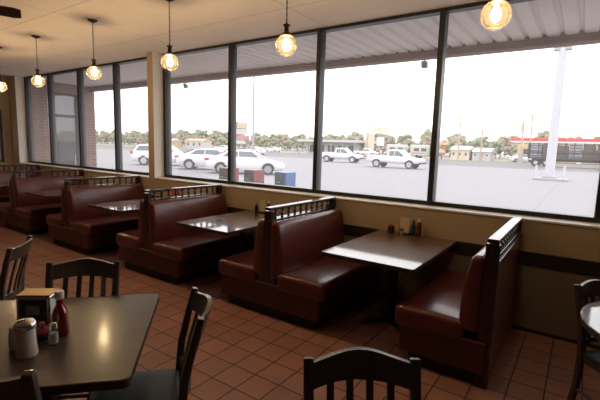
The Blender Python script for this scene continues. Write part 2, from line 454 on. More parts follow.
# ------------------------------------------------------------------ dining chairs
def make_chair(label):
    """faces +y, origin on the floor at seat centre; back at y=-.21"""
    t = thing('dining_chair', label, 'chair')
    W_ = .184
    def post(x, s_):
        return [(x*.93, -.25, 0), (x*.96, -.205, .22), (x*.98, -.19, .44), (x, -.205, .62), (x*1.03, -.245, .79), (x*1.04, -.275, .898)]
    for sx in (-1, 1):
        MB().path(post(sx*W_, sx), .036, [.034, .036, .04, .036, .032, .030], up=(0, 1, 0)).build('back_post', M['chair_wood'], t, bevel=.005)
        MB().path([(sx*.19, .19, .43), (sx*.185, .195, .2), (sx*.18, .20, 0)], [.04, .036, .028], [.04, .036, .028], up=(0, 1, 0)).build('leg', M['chair_wood'], t, bevel=.004)
    # crest rail arched in height and curved in plan
    n = 16; vs = []; fs = []
    for i in range(n+1):
        u = -1+2*i/n; x = u*.186
        top = .884+.022*(math.cos(u*PI)*.5+.5); bot = .795+.010*(1-u*u)
        for z in (bot, top):
            yc = -.245-(z-.80)*.26-.058*(1-u*u)
            for dy in (-.011, .011): vs.append((x, yc+dy, z))
    for i in range(n):
        a = 4*i; b = a+4
        fs += [(a, b, b+1, a+1), (a+2, a+3, b+3, b+2), (a, a+2, b+2, b), (a+1, b+1, b+3, a+3)]
    fs += [(0, 1, 3, 2), (4*n, 4*n+2, 4*n+3, 4*n+1)]
    MB().add(vs, fs).build('crest_rail', M['chair_wood'], t, smooth=True)
    MB().path([(-.185, -.192, .53), (-.09, -.224, .53), (0, -.232, .53), (.09, -.224, .53), (.185, -.192, .53)], .022, .035).build('lower_rail', M['chair_wood'], t)
    for k in range(4):
        u = -.6+.4*k; x = u*.182; c = .058*(1-u*u)
        MB().path([(x, -.192-c*.55, .53), (x, -.215-c*.7, .66), (x, -.247-c, .815)], .026, .012, up=(0, 1, 0)).build('slat', M['chair_wood'], t)
    MB().rbox(-.21, .21, -.19, .22, .435, .475, .018, n=3, fn=lambda p: (p.x*(1+.10*(p.y)/.2), p.y, p.z+(.012*max(0, 1-(p.x/.2)**2)*max(0, 1-(p.y/.2)**2) if p.z > .46 else 0))).build('seat_pad', M['pad'], t, smooth=True)
    MB().box(-.185, .185, -.185, .20, .395, .436).build('seat_frame', M['chair_wood'], t, bevel=.004)
    for sx in (-1, 1):
        MB().tube((sx*.182, -.215, .19), (sx*.182, .19, .19), .011, n=8).build('stretcher', M['chair_wood'], t, smooth=True)
    MB().tube((-.182, 0, .19), (.182, 0, .19), .011, n=8).build('stretcher', M['chair_wood'], t, smooth=True)
    return t

def chair_at(bx, by, ang, label, proto=None):
    """(bx,by): centre of the crest rail top; ang: direction the chair faces, degrees"""
    a = math.radians(ang); d = Vector((math.cos(a), math.sin(a)))
    c = Vector((bx, by))+d*.27
    rz = a-PI/2
    if proto is None:
        o = make_chair(label); o.location = (c.x, c.y, 0); o.rotation_euler = (0, 0, rz); return o
    return dup(proto, (c.x, c.y, 0), rz, label)
ch0 = chair_at(-2.45, -2.935, -46, 'dark wooden slat back chair tucked behind the condiments at the dining table')
chair_at(-1.44, -2.925, 233, 'dark wooden chair seen edge on at the right side of the dining table', ch0)
chair_at(-1.535, -3.785, 133, 'dark wooden chair at the near side of the dining table, only its back corner showing', ch0)
chair_at(-.58, -2.915, 307, 'dark wooden chair with arched crest rail at the bottom centre, no table beside it', ch0)
chair_at(-3.29, -2.96, 231, 'dark wooden chair at the left edge of the photo, seen almost edge on', ch0)
chair_at(.150, -1.02, -45, 'dark wooden chair behind the bright round table at the right edge', ch0).scale = (.93, .93, .93)

# ------------------------------------------------------------------ free standing tables
def make_dtable(label, size=.90, r=.03, top='laminate'):
    h = size/2
    t = thing('dining_table', label, 'table')
    MB().prism(rounded_rect(-h, h, -h, h, (r,)*4, 8), 'z', .722, .752).build('tabletop', M[top], t)
    MB().prism(rounded_rect(-h-.004, h+.004, -h-.004, h+.004, (r,)*4, 8), 'z', .716, .7495).build('edge_band', M['lam_edge'], t)
    MB().tube((0, 0, .03), (0, 0, .716), .04).build('pedestal', M['iron'], t, smooth=True)
    b = MB()
    for a in (45, 135, 225, 315):
        c, s_ = math.cos(math.radians(a)), math.sin(math.radians(a))
        b.path([(0, 0, .04), (.2*c, .2*s_, .032), (.36*c, .36*s_, .012)], [.07, .06, .045], [.06, .04, .024])
    b.build('base', M['iron'], t)
    return t
dt = make_dtable('square dark laminate dining table set on the diagonal in the lower left foreground')
dt.location = (-1.965, -3.375, 0); dt.rotation_euler = (0, 0, math.radians(-43))
d2 = make_dtable('round dark table cut by the right edge, its top shining white with window light', 1.02, .51, 'gloss_laminate'); d2.location = (.575, -1.43, 0)

# ------------------------------------------------------------------ condiments on the dining table
TZ = .752
t = thing('napkin_dispenser', 'chrome napkin dispenser with dark front on the dining table', 'napkin dispenser', (-2.125, -3.325, TZ), math.radians(40))
MB().rbox(-.078, .078, -.05, .05, 0, .142, .012, n=3).build('shell', M['chrome'], t, smooth=True)
MB().box(-.062, .062, -.053, -.048, .015, .125).build('face_plate', M['trim_black'], t, bevel=.003)
MB().box(-.030, .030, -.056, -.052, .05, .095).build('napkins', M['print'], t)
MB().box(-.079, .079, -.052, .052, .140, .147).build('top_lid', M['brass'], t, bevel=.003)
t = thing('ketchup_bottle', 'glass ketchup bottle with a white cap beside the napkin dispenser', 'ketchup', (-1.895, -3.33, TZ))
MB().lathe([(.030, 0), (.033, .006), (.033, .095), (.028, .112), (.0152, .14), (.013, .165)], n=20).build('sauce', M['ketchup'], t, smooth=True)
MB().lathe([(.0335, .0), (.0345, .006), (.0345, .097), (.029, .116), (.0165, .143), (.0145, .176), (.0145, .18)], n=20).build('bottle', M['clear'], t, smooth=True)
MB().lathe([(.019, .172), (.020, .176), (.020, .202), (.018, .206)], n=20).build('cap', M['white_plastic'], t, smooth=True)
t = thing('sugar_pourer', 'tall white sugar pourer with a metal lid, in front of the napkin dispenser', 'sugar pourer', (-1.812, -3.503, TZ))
MB().lathe([(.040, 0), (.042, .006), (.037, .05), (.035, .085), (.037, .122)], n=22).build('jar', M['milk_glass'], t, smooth=True)
l = MB().lathe([(.040, .118), (.041, .128), (.039, .140), (.028, .150), (.012, .153)], n=22).build('lid', M['chrome'], t, smooth=True)
MB().box(-.007, .007, -.03, .0, .150, .157).build('spout_flap', M['chrome'], l)
t = thing('salt_shaker', 'small clear glass salt shaker in front of the ketchup bottle', 'shaker', (-1.828, -3.392, TZ))
MB().lathe([(.021, 0), (.022, .004), (.019, .05), (.016, .072)], n=10).build('glass_body', M['clear'], t)
MB().lathe([(.018, .003), (.016, .045), (.015, .05)], n=10).build('salt', M['salt'], t)
MB().lathe([(.017, .070), (.018, .078), (.015, .092), (.006, .098)], n=16).build('cap', M['chrome'], t, smooth=True)
t = thing('sauce_bottle', 'little dark sauce bottle with a red label between the sugar pourer and salt shaker', 'sauce', (-1.90, -3.405, TZ))
MB().lathe([(.019, 0), (.021, .004), (.021, .055), (.012, .066), (.011, .07)], n=16).build('bottle', M['dark_sauce'], t, smooth=True)
MB().lathe([(.0215, .036), (.0215, .058)], n=16).build('label_band', M['red_label'], t, smooth=True)
MB().lathe([(.012, .068), (.012, .08), (.010, .082)], n=14).build('cap', M['red_label'], t, smooth=True)
t = thing('creamer_pot', 'low white creamer pot half hidden behind the sugar pourer', 'creamer', (-1.915, -3.50, TZ))
MB().lathe([(.026, 0), (.030, .01), (.030, .06), (.024, .082), (.026, .092)], n=18).build('body', M['milk_glass'], t, smooth=True)
MB().lathe([(.0275, .090), (.0275, .096), (.012, .102)], n=18).build('lid', M['white_plastic'], t, smooth=True)

# condiments on the booth tables, against the wall
def squeeze(name, label, cat, x, y, body, cap, h, r, capname='cap'):
    t = thing(name, label, cat, (x, y, TZ))
    MB().lathe([(r*.9, 0), (r, .005), (r, h*.6), (r*.85, h*.72), (r*.5, h*.82)], n=16).build('bottle', body, t, smooth=True)
    MB().lathe([(r*.62, h*.80), (r*.62, h*.92), (r*.25, h*.96), (r*.18, h)], n=14).build(capname, cap, t, smooth=True)
    return t
squeeze('hot_sauce_bottle', 'short dark sauce jar with an orange lid, leftmost on the nearest booth table', 'sauce', -1.63, -.10, M['dark_sauce'], M['orange_cap'], .105, .034)
squeeze('mustard_bottle', 'slim yellow mustard bottle left of the beige menu stand', 'mustard', -1.555, -.085, M['yellow'], M['yellow'], .13, .020)
t = thing('menu_stand', 'upright beige menu cards in a holder on the nearest booth table', 'menu', (-1.485, -.075, TZ))
MB().box(-.055, .055, -.028, .028, 0, .02).build('holder', M['iron'], t, bevel=.003)
for k in range(3):
    MB().box(-.05+.004*k, .045+.004*k, -.016+.012*k, -.012+.012*k, .02, .178-.004*k).build('menu_card', M['menu'], t)
t = thing('salt_shaker', 'squat glass salt shaker standing in front of the beige menu cards', 'shaker', (-1.49, -.155, TZ))
MB().lathe([(.021, 0), (.022, .004), (.019, .04), (.016, .055)], n=10).build('glass_body', M['clear'], t)
MB().lathe([(.018, .003), (.016, .04), (.015, .043)], n=10).build('salt', M['salt'], t)
MB().lathe([(.017, .053), (.018, .062), (.014, .076), (.006, .08)], n=16).build('cap', M['chrome'], t, smooth=True)
squeeze('steak_sauce_bottle', 'dark blue bottle just right of the beige menu cards', 'sauce', -1.395, -.075, M['blue_packet'], M['trim_black'], .165, .022)
t = squeeze('ketchup_bottle', 'reddish glass ketchup bottle with a white cap, rightmost on the nearest booth table', 'ketchup', -1.335, -.080, M['ketchup_dark'], M['white_plastic'], .19, .026)
t = thing('menu_stand', 'upright beige menu cards on the second booth table, behind the bench rail', 'menu', (-3.42, -.085, TZ))
MB().box(-.055, .055, -.028, .028, 0, .02).build('holder', M['iron'], t, bevel=.003)
for k in range(3):
    MB().box(-.05+.004*k, .045+.004*k, -.016+.012*k, -.012+.012*k, .02, .178-.004*k).build('menu_card', M['menu'], t)
squeeze('hot_sauce_bottle', 'dark sauce bottle left of the menu cards on the second booth table', 'sauce', -3.53, -.09, M['dark_sauce'], M['trim_black'], .12, .024)
squeeze('ketchup_bottle', 'red ketchup bottle right of the menu cards on the second booth table', 'ketchup', -3.33, -.085, M['ketchup_dark'], M['white_plastic'], .17, .025)
squeeze('mustard_bottle', 'orange yellow squeeze bottle against the wall on the third booth table', 'mustard', -5.25, -.09, M['orange_cap'], M['yellow'], .19, .03)
squeeze('ketchup_bottle', 'red ketchup bottle against the wall on the third booth table', 'ketchup', -5.16, -.09, M['ketchup'], M['white_plastic'], .19, .03)

# ------------------------------------------------------------------ pendant lamps
def make_pendant(label):
    t = thing('pendant_lamp', label, 'pendant lamp')
    GZ = 2.45-CZ
    MB().lathe([(.058, -.002), (.056, -.012), (.030, -.024), (.008, -.034)], n=20).build('ceiling_cap', M['iron'], t, smooth=True)
    c = MB(); z = -.034; i = 0
    while z > GZ+.175:
        ring = []
        for k in range(9):
            a = 2*PI*k/8; u, v = .006*math.cos(a), .0135*math.sin(a)
            ring.append((u, 0, z-.0135+v) if i % 2 == 0 else (0, u, z-.0135+v))
        for k in range(8): c.tube(ring[k], ring[k+1], .0019, n=5, cap=False)
        z -= .0222; i += 1
    c.build('chain', M['iron'], t)
    MB().tube((.003, .003, -.03), (.003, .003, GZ+.17), .0024, n=6).build('cord', M['iron'], t)
    MB().lathe([(.006, .180), (.010, .165), (.030, .160), (.030, .152), (.019, .146), (.019, .105), (.027, .098), (.036, .082), (.036, .070)], (0, 0, GZ), n=20).build('socket', M['iron'], t, smooth=True)
    MB().lathe([(.030, .088), (.037, .080), (.036, .072)], (0, 0, GZ), n=20, cap=False).build('collar', M['brass'], t, smooth=True)
    g = MB()
    prof = [(.034, .078)]
    for k in range(1, 15):
        a = math.radians(66-156*k/14); prof.append((max(.0005, .086*math.cos(a)), .086*math.sin(a)))
    g.lathe(prof, (0, 0, GZ), n=28, cap=False)
    g.build('globe', M['globe'], t, smooth=True)
    MB().lathe([(.010, .055), (.014, .040), (.026, .012), (.029, -.006), (.022, -.026), (.008, -.036)], (0, 0, GZ), n=14).build('bulb', M['bulb'], t, smooth=True)
    return t
PY = -1.42
pl = [(-.525, 'lit amber globe pendant nearest the camera, cut off at the top right of the photo'),
      (-2.09, 'lit amber globe pendant hanging before the window beside the second mullion from the right'),
      (-3.575, 'lit amber globe pendant hanging just in front of the ochre window pier'),
      (-5.02, 'lit amber globe pendant on a long chain left of the window pier'),
      (-6.53, 'lit amber globe pendant hanging before the brick panel of the far window'),
      (-7.86, 'farthest lit amber globe pendant, cut by the left edge of the photo')]
p0 = make_pendant(pl[0][1]); p0.location = (pl[0][0], PY, CZ)
for x, lb in pl[1:]: dup(p0, (x, PY, CZ), random.uniform(0, 6), lb)

# ------------------------------------------------------------------ ceiling fan (one blade tip in view)
t = thing('ceiling_fan', 'dark ceiling fan with one blade tip showing in the top left corner', 'ceiling fan', (-4.62, -3.05, CZ))
MB().lathe([(.07, 0), (.07, -.03), (.02, -.05)], n=18).build('canopy', M['fan'], t, smooth=True)
MB().tube((0, 0, -.04), (0, 0, -.22), .012).build('downrod', M['fan'], t)
MB().lathe([(.03, -.20), (.10, -.22), (.11, -.29), (.08, -.34), (.02, -.36)], n=22).build('motor', M['fan'], t, smooth=True)
for k in range(5):
    a = math.radians(70+72*k); R_ = Matrix.Rotation(a, 4, 'Z') @ Matrix.Rotation(math.radians(-24), 4, 'X')
    o = MB().prism([(.16, -.045), (.60, -.07), (.655, -.055), (.66, .055), (.60, .07), (.16, .045)], 'z', -.004, .004)
    o.v = [R_ @ v+Vector((0, 0, -.30)) for v in o.v]
    b = o.build('blade', M['fan'], t, bevel=.002)
    k_ = MB().box(.09, .22, -.018, .018, -.002, .008); k_.v = [R_ @ v+Vector((0, 0, -.30)) for v in k_.v]
    k_.build('blade_iron', M['iron'], b)

# unseen panel lights added as weak warm fill from behind the camera
t0_ = thing('fill_light', 'unseen fill panel light added on the ceiling behind the camera', 'ceiling light', (-4.2, -6.3, CZ), 0, 'unseen fill lights')
MB().box(-.6, .6, -.3, .3, -.04, 0).build('frame', M['white_plastic'], t0_)
MB().box(-.56, .56, -.26, .26, -.05, -.041).build('diffuser', M['fill_glow'], t0_)
for x, y in ((-7.4, -6.3), (-7.4, -4.2)): dup(t0_, (x, y, CZ), 0)

# ------------------------------------------------------------------ outside: canopy, entrance, ground
GZ0 = -.15
struct(MB().box(-60, 40, .30, 3.2, -.40, -.10).build('sidewalk', M['walk']))
struct(MB().box(-160, 90, 3.2, 47, -.40, GZ0).build('parking_lot', M['concrete']))
struct(MB().box(-320, 220, 47, 74, -.40, GZ0-.01).build('road', M['asphalt']))
struct(MB().box(-500, 350, 74, 420, -.40, GZ0-.005).build('ground', M['dirt']))
struct(MB().box(-160, -44, 42.5, 46.8, GZ0, GZ0+.06).box(-320, 220, 74, 77.5, GZ0, GZ0+.05).build('grass_verge', M['grass']))
# corrugated canopy deck
cs = MB(); x = -14.0; prof = []
while x < 4.2:
    prof += [(x, 3.095), (x+.125, 3.095), (x+.145, 3.13), (x+.175, 3.13)]; x += .195
vs = [(a, .30, b) for a, b in prof]+[(a, 2.02, b) for a, b in prof]; n = len(prof)
vs += [(a, .30, b+.012) for a, b in prof]+[(a, 2.02, b+.012) for a, b in prof]
fs = []
for i in range(n-1):
    fs += [(i, i+1, n+i+1, n+i), (2*n+i, 3*n+i, 3*n+i+1, 2*n+i+1)]
fs += [(i, 2*n+i, 2*n+i+1, i+1) for i in range(n-1)]+[(n+i, n+i+1, 3*n+i+1, 3*n+i) for i in range(n-1)]
struct(cs.add(vs, fs).build('canopy_deck', M['soffit']))
struct(MB().box(-14, 4.2, 2.0, 2.10, 2.975, 3.30).box(-14, 4.2, 1.95, 2.0, 2.98, 3.01).box(-14, 4.2, .30, 2.1, 3.16, 3.32).build('canopy_fascia', M['fascia'], bevel=.01))
def flood(x, y, lb):
    t = thing('floodlight', lb, 'floodlight', (x, y, 2.975))
    MB().tube((0, 0, .02), (0, 0, -.02), .012).build('stem', M['pole_grey'], t)
    MB().prism([(-.03, -.02), (.05, -.04), (.05, -.12), (-.01, -.11)], 'x', -.045, .045).build('housing', M['pole_grey'], t, bevel=.006)
flood(-2.12, 2.04, 'small grey floodlight hung under the canopy edge left of the rightmost full mullion')
flood(-7.55, 2.04, 'small grey floodlight hung under the canopy edge just right of the ochre window pier')
# brick entrance at the left end
struct(MB().box(-11.9, -11.5, .30, .86, -.1, 3.15).build('wall_entrance', M['brick']))
struct(MB().box(-11.9, -11.5, 1.72, 2.10, -.1, 3.15).build('wall_porch', M['brick']))
struct(MB().box(-11.9, -11.5, .86, 1.72, 2.86, 3.15).build('trim_4', M['fascia']))
struct(MB().box(-13.4, -13.2, -5.0, .0, -.1, 3.2).build('wall_reflection_blocker', M['brick']))  # wall added to keep a bright reflection off the window glass
struct(MB().box(-13.9, -13.6, .30, 2.10, -.1, 1.62).build('wall_vestibule', M['brick']))
w = struct(MB().box(-11.72, -11.66, .86, .93, -.1, 2.86).box(-11.72, -11.66, 1.64, 1.72, -.1, 2.86).box(-11.72, -11.66, .93, 1.64, 2.22, 2.30)
           .box(-11.72, -11.66, .93, 1.64, 2.80, 2.86).box(-11.72, -11.66, .93, 1.64, .98, 1.06).box(-11.72, -11.66, .93, 1.64, -.1, .14).build('door_1', M['bronze'], bevel=.004))
MB().box(-11.695, -11.685, .93, 1.64, 2.30, 2.80).box(-11.695, -11.685, .93, 1.64, 1.06, 2.22).box(-11.695, -11.685, .93, 1.64, .14, .98).build('glass_pane', M['door_glass'], w)
MB().tube((-11.60, 1.56, .85), (-11.60, 1.56, 1.25), .012).tube((-11.66, 1.56, .88), (-11.60, 1.56, .88), .008).tube((-11.66, 1.56, 1.22), (-11.60, 1.56, 1.22), .008).build('door_handle', M['chrome'], w)

# newspaper boxes
def newsbox(x, m, lb, cat='newspaper box'):
    t = thing('newspaper_box', lb, cat, (x, 2.15, -.10))
    MB().box(-.135, .135, -.17, .17, .42, 1.235).build('cabinet', m, t, bevel=.015)
    d = MB().box(-.115, .115, -.185, -.169, .60, 1.19).build('door', m if m is M['blue_box'] else M['trim_black'], t, bevel=.006)
    MB().box(-.09, .09, -.189, -.1845, .80, 1.10).build('display_window', M['dark_glass'], d)
    for k in range(3):
        MB().box(-.08, .02+.025*((k*7) % 3), -.1915, -.189, 1.03-.07*k, 1.06-.07*k).build('paper_headline', M['print'], d)
    MB().box(-.11, .11, -.15, .15, .0, .42).build('pedestal', M['trim_black'], t, bevel=.01)
newsbox(-6.27, M['red_box'], 'red newspaper box behind the mullion outside, leftmost of the three')
newsbox(-5.55, M['red_box'], 'red newspaper box outside standing between the other red box and the blue one')
newsbox(-4.75, M['blue_box'], 'blue newspaper box on the sidewalk outside the window')

# ------------------------------------------------------------------ vehicles
def loft(stations, cuts):
    """stations: (x, z0, z1, hw); cuts: list of (fraction of height, fraction of hw)"""
    mb = MB(); vs = []; fs = []; k = len(cuts)*2
    for x, z0, z1, hw in stations:
        ring = [(x, hw*c, z0+(z1-z0)*h) for h, c in cuts]; ring += [(x, -q[1], q[2]) for q in ring[::-1]]; vs += ring
    for i in range(len(stations)-1):
        for j in range(k): fs.append((i*k+j, i*k+(j+1) % k, (i+1)*k+(j+1) % k, (i+1)*k+j))
    fs += [list(range(k-1, -1, -1)), list(range((len(stations)-1)*k, len(stations)*k))]
    return mb.add(vs, fs)
BODY = [(0, .86), (.12, .95), (.45, 1.0), (.75, .985), (.93, .94), (1, .86)]
def wheels(t, xs, r, hw, arch=True):
    for x in xs:
        for sy in (-1, 1):
            y = sy*hw
            w = MB().tube((x, y-sy*.11, r), (x, y+sy*.012, r), r, n=24).build('wheel', M['tyre'], t, smooth=True)
            MB().tube((x, y, r), (x, y+sy*.02, r), r*.66, n=20).build('rim', M['rim'], w, smooth=True)
            if arch:
                prof = [(x+(r+.06)*math.cos(a), r+(r+.06)*math.sin(a)) for a in [PI*i/12 for i in range(13)]]
                prof += [(x+(r-.04)*math.cos(a), r+(r-.04)*math.sin(a)) for a in [PI*i/12 for i in range(12, -1, -1)]]
                MB().prism(prof, 'y', y-sy*.10, y+sy*.008).build('wheel_arch', M['trim_black'], t)
def glasspoly(t, name, pts3, off):
    n = len(pts3); o = Vector(off)
    mb = MB(); vs = [Vector(p)+o for p in pts3]+[Vector(p)-o for p in pts3]
    mb.add(vs, [list(range(n)), list(range(2*n-1, n-1, -1))]+[(i, i+n, (i+1) % n+n, (i+1) % n) for i in range(n)])
    return mb.build(name, M['car_glass'], t)
def make_sedan(label):
    t = thing('car', label, 'car')
    st = [(-2.40, .42, .92, .66), (-2.34, .30, 1.00, .80), (-2.0, .24, 1.05, .89), (-1.0, .20, 1.0, .915), (0, .19, .97, .915), (.9, .20, .95, .915), (1.35, .22, .90, .90), (2.0, .24, .78, .86), (2.32, .30, .68, .76), (2.42, .40, .60, .62)]
    MB().v
    loft(st, BODY).build('body', M['car_paint'], t, smooth=True)
    cab = [(-1.95, .98, 1.05, .76), (-1.1, .95, 1.36, .80), (-.5, .93, 1.46, .80), (.1, .93, 1.46, .80), (.45, .92, 1.41, .80), (1.28, .90, .955, .78)]
    loft(cab, [(0, 1.0), (.35, .95), (.8, .80), (1, .70)]).build('cabin', M['car_paint'], t, smooth=True)
    for sy in (-1, 1):
        glasspoly(t, 'side_window', [(-1.35, sy*.765, 1.06), (-.42, sy*.765, 1.06), (-.42, sy*.655, 1.37), (-.95, sy*.655, 1.35)], (0, sy*.018, 0))
        glasspoly(t, 'side_window', [(-.36, sy*.765, 1.06), (.92, sy*.765, 1.03), (.42, sy*.655, 1.36), (-.36, sy*.655, 1.38)], (0, sy*.018, 0))
        MB().box(.72, .88, sy*.92-.09 if sy > 0 else sy*.92-.06, sy*.92+.06 if sy > 0 else sy*.92+.09, .98, 1.09).build('mirror', M['car_paint'], t, bevel=.03)
        MB().rbox(-2.39, -2.10, min(sy*.55, sy*.845), max(sy*.55, sy*.845), .80, .95, .03, n=2).build('tail_light', M['tail'], t, smooth=True)
        MB().rbox(2.02, 2.36, min(sy*.5, sy*.80), max(sy*.5, sy*.80), .60, .72, .03, n=2).build('head_light', M['lamp_clear'], t, smooth=True)
    glasspoly(t, 'windscreen', [(1.18, -.66, 1.0), (1.18, .66, 1.0), (.50, .56, 1.39), (.50, -.56, 1.39)], (.012, 0, .02))
    glasspoly(t, 'rear_window', [(-1.85, -.62, 1.10), (-1.85, .62, 1.10), (-1.15, .54, 1.37), (-1.15, -.54, 1.37)], (-.012, 0, .02))
    MB().box(-2.415, -2.36, -.26, .26, .56, .70).build('number_plate', M['white_plastic'], t)
    wheels(t, (-1.42, 1.40), .335, .90)
    return t
def place(o, x, y, deg): o.location = (x, y, GZ0); o.rotation_euler = (0, 0, math.radians(deg)); return o
c0 = place(make_sedan('white sedan parked outside behind the newspaper boxes, nearest of the parked cars'), -17.3, 14.7, 39)
dup(c0, (-21.2, 15.6, GZ0), math.radians(37), 'white sedan parked just left of the nearest sedan, rear wheel clear of the window pier')
t = place(thing('suv', 'white hatchback car seen left of the ochre window pier', 'car'), -27.0, 16.0, 38)
loft([(-2.35, .45, .95, .70), (-2.30, .32, 1.05, .82), (-1.9, .25, 1.08, .91), (0, .22, 1.04, .92), (1.2, .24, 1.0, .91), (2.0, .28, .88, .86), (2.35, .42, .74, .70)], BODY).build('body', M['car_paint'], t, smooth=True)
loft([(-2.25, 1.0, 1.10, .80), (-1.9, 1.0, 1.52, .82), (-1.2, 1.0, 1.62, .82), (.0, 1.0, 1.62, .82), (.45, .99, 1.56, .82), (1.25, .96, 1.02, .80)], [(0, 1.0), (.35, .96), (.8, .85), (1, .76)]).build('cabin', M['car_paint'], t, smooth=True)
for sy in (-1, 1):
    glasspoly(t, 'side_window', [(-1.95, sy*.80, 1.12), (-.45, sy*.80, 1.12), (-.45, sy*.71, 1.50), (-1.75, sy*.71, 1.47)], (0, sy*.018, 0))
    glasspoly(t, 'side_window', [(-.38, sy*.80, 1.12), (.90, sy*.80, 1.10), (.42, sy*.71, 1.50), (-.38, sy*.71, 1.51)], (0, sy*.018, 0))
    MB().rbox(-2.36, -2.16, min(sy*.60, sy*.86), max(sy*.60, sy*.86), .86, 1.08, .03, n=2).build('tail_light', M['tail'], t, smooth=True)
glasspoly(t, 'rear_window', [(-2.24, -.66, 1.14), (-2.24, .66, 1.14), (-1.96, .58, 1.50), (-1.96, -.58, 1.50)], (-.025, 0, .01))
wheels(t, (-1.36, 1.36), .35, .90)
def make_pickup(label):
    t = thing('pickup_truck', label, 'pickup truck')
    loft([(-2.65, .55, .98, .86), (-2.6, .50, 1.06, .90), (-.45, .48, 1.06, .92), (.1, .45, 1.06, .93), (1.2, .45, 1.05, .93), (1.5, .45, 1.04, .92), (2.35, .48, .96, .89), (2.58, .55, .84, .80)], BODY).build('body', M['car_paint'], t, smooth=True)
    MB().box(-2.52, -.62, -.78, .78, 1.055, 1.075).build('bed_floor', M['trim_black'], t)
    for sy in (-1, 1):
        MB().box(-2.62, -.55, sy*.87-.05, sy*.87+.05, 1.0, 1.16).build('bed_side', M['car_paint'], t, bevel=.02)
    MB().box(-2.66, -2.58, -.86, .86, .62, 1.15).build('tailgate', M['car_paint'], t, bevel=.02)
    loft([(-.62, 1.0, 1.12, .84), (-.48, 1.0, 1.68, .84), (-.1, 1.0, 1.74, .84), (.55, 1.0, 1.72, .84), (1.35, 1.0, 1.07, .83)], [(0, 1.0), (.35, .97), (.8, .88), (1, .78)]).build('cab', M['car_paint'], t, smooth=True)
    for sy in (-1, 1):
        glasspoly(t, 'side_window', [(-.40, sy*.815, 1.14), (.10, sy*.815, 1.14), (.10, sy*.75, 1.60), (-.36, sy*.75, 1.60)], (0, sy*.02, 0))
        glasspoly(t, 'side_window', [(.16, sy*.815, 1.14), (1.02, sy*.815, 1.14), (.56, sy*.75, 1.60), (.16, sy*.75, 1.60)], (0, sy*.02, 0))
        MB().rbox(2.36, 2.56, min(sy*.6, sy*.86), max(sy*.6, sy*.86), .76, .90, .03, n=2).build('head_light', M['lamp_clear'], t, smooth=True)
        MB().box(-2.67, -2.60, sy*.82-.06, sy*.82+.06, .72, 1.02).build('tail_light', M['tail'], t)
        MB().box(.85, .97, sy*1.0-.08, sy*1.0+.08, 1.14, 1.32).build('mirror', M['trim_black'], t, bevel=.02)
    glasspoly(t, 'windscreen', [(1.24, -.72, 1.14), (1.24, .72, 1.14), (.62, .64, 1.66), (.62, -.64, 1.66)], (.015, 0, .015))
    MB().box(2.5, 2.66, -.84, .84, .46, .62).build('front_bumper', M['trim_black'], t, bevel=.03)
    MB().box(-2.78, -2.62, -.80, .80, .50, .62).build('rear_bumper', M['rim'], t, bevel=.03)
    wheels(t, (-1.58, 1.62), .38, .91)
    return t
k0 = place(make_pickup('white pickup truck on the far lot, left of the other pickup'), -24.4, 39.5, 12)
dup(k0, (-14.8, 32.9, GZ0), math.radians(1), 'white pickup truck in mid window, nearer and right of the other pickup')

# dark flatbed trailer on the road
t = thing('flatbed_trailer', 'long dark flatbed trailer loaded with dark crates beyond the white pole', 'trailer', (-6.6, 61.6, GZ0-.01), math.radians(-1))
MB().box(0, 14, -1.25, 1.25, 1.05, 1.30).build('deck', M['trailer'], t)
MB().box(.4, 13.5, -.5, -.3, .75, 1.05).box(.4, 13.5, .3, .5, .75, 1.05).build('chassis', M['trailer'], t)
MB().box(-.05, .05, -1.25, 1.25, 1.25, 3.2).build('rear_gate', M['trailer'], t)
for i in range(14):
    x = .15+i*1.02
    for sy in (-1, 1):
        MB().box(x, x+.1, sy*1.24-.05, sy*1.24+.05, 1.3, 3.25).build('stake', M['trailer'], t)
MB().box(0, 14, -1.28, -1.22, 1.9, 2.02).box(0, 14, 1.22, 1.28, 1.9, 2.02).build('side_rail', M['trailer'], t)
for x in (1.0, 2.25):
    for sy in (-1, 1):
        w = MB().tube((x, sy*.75, .52), (x, sy*1.22, .52), .52, n=22).build('wheel', M['tyre'], t, smooth=True)
        MB().tube((x, sy*1.2, .52), (x, sy*1.235, .52), .26, n=16).build('rim', M['rim'], w)
MB().box(.1, .2, -1.1, 1.1, .55, .85).build('mud_flap', M['trailer'], t)
MB().tube((12.5, -.8, .05), (12.5, -.8, 1.05), .08).tube((12.5, .8, .05), (12.5, .8, 1.05), .08).build('landing_leg', M['trailer'], t)
cr = None
for i in range(9):
    x = -6.6+.9+i*1.5
    h = (1.75, 1.9, 1.6, 1.85, 1.7, 1.8, 1.9, 1.65, 1.8)[i]
    m = M['crate'] if i % 3 else M['crate_grey']
    o = thing('crate', 'dark slatted crate loaded on the long flatbed trailer', 'crate', (x, 61.6-.0175*(x+6.6), GZ0+1.30-.01), math.radians(-1), 'crates on the flatbed trailer')
    MB().box(-.66, .66, -1.05, 1.05, 0, h).build('crate_body', m, o)
    b = MB()
    for k in range(5): b.box(-.68, .68, -1.08, -1.05, .1+k*h/5, .2+k*h/5)
    b.build('slats', M['trailer'], o)

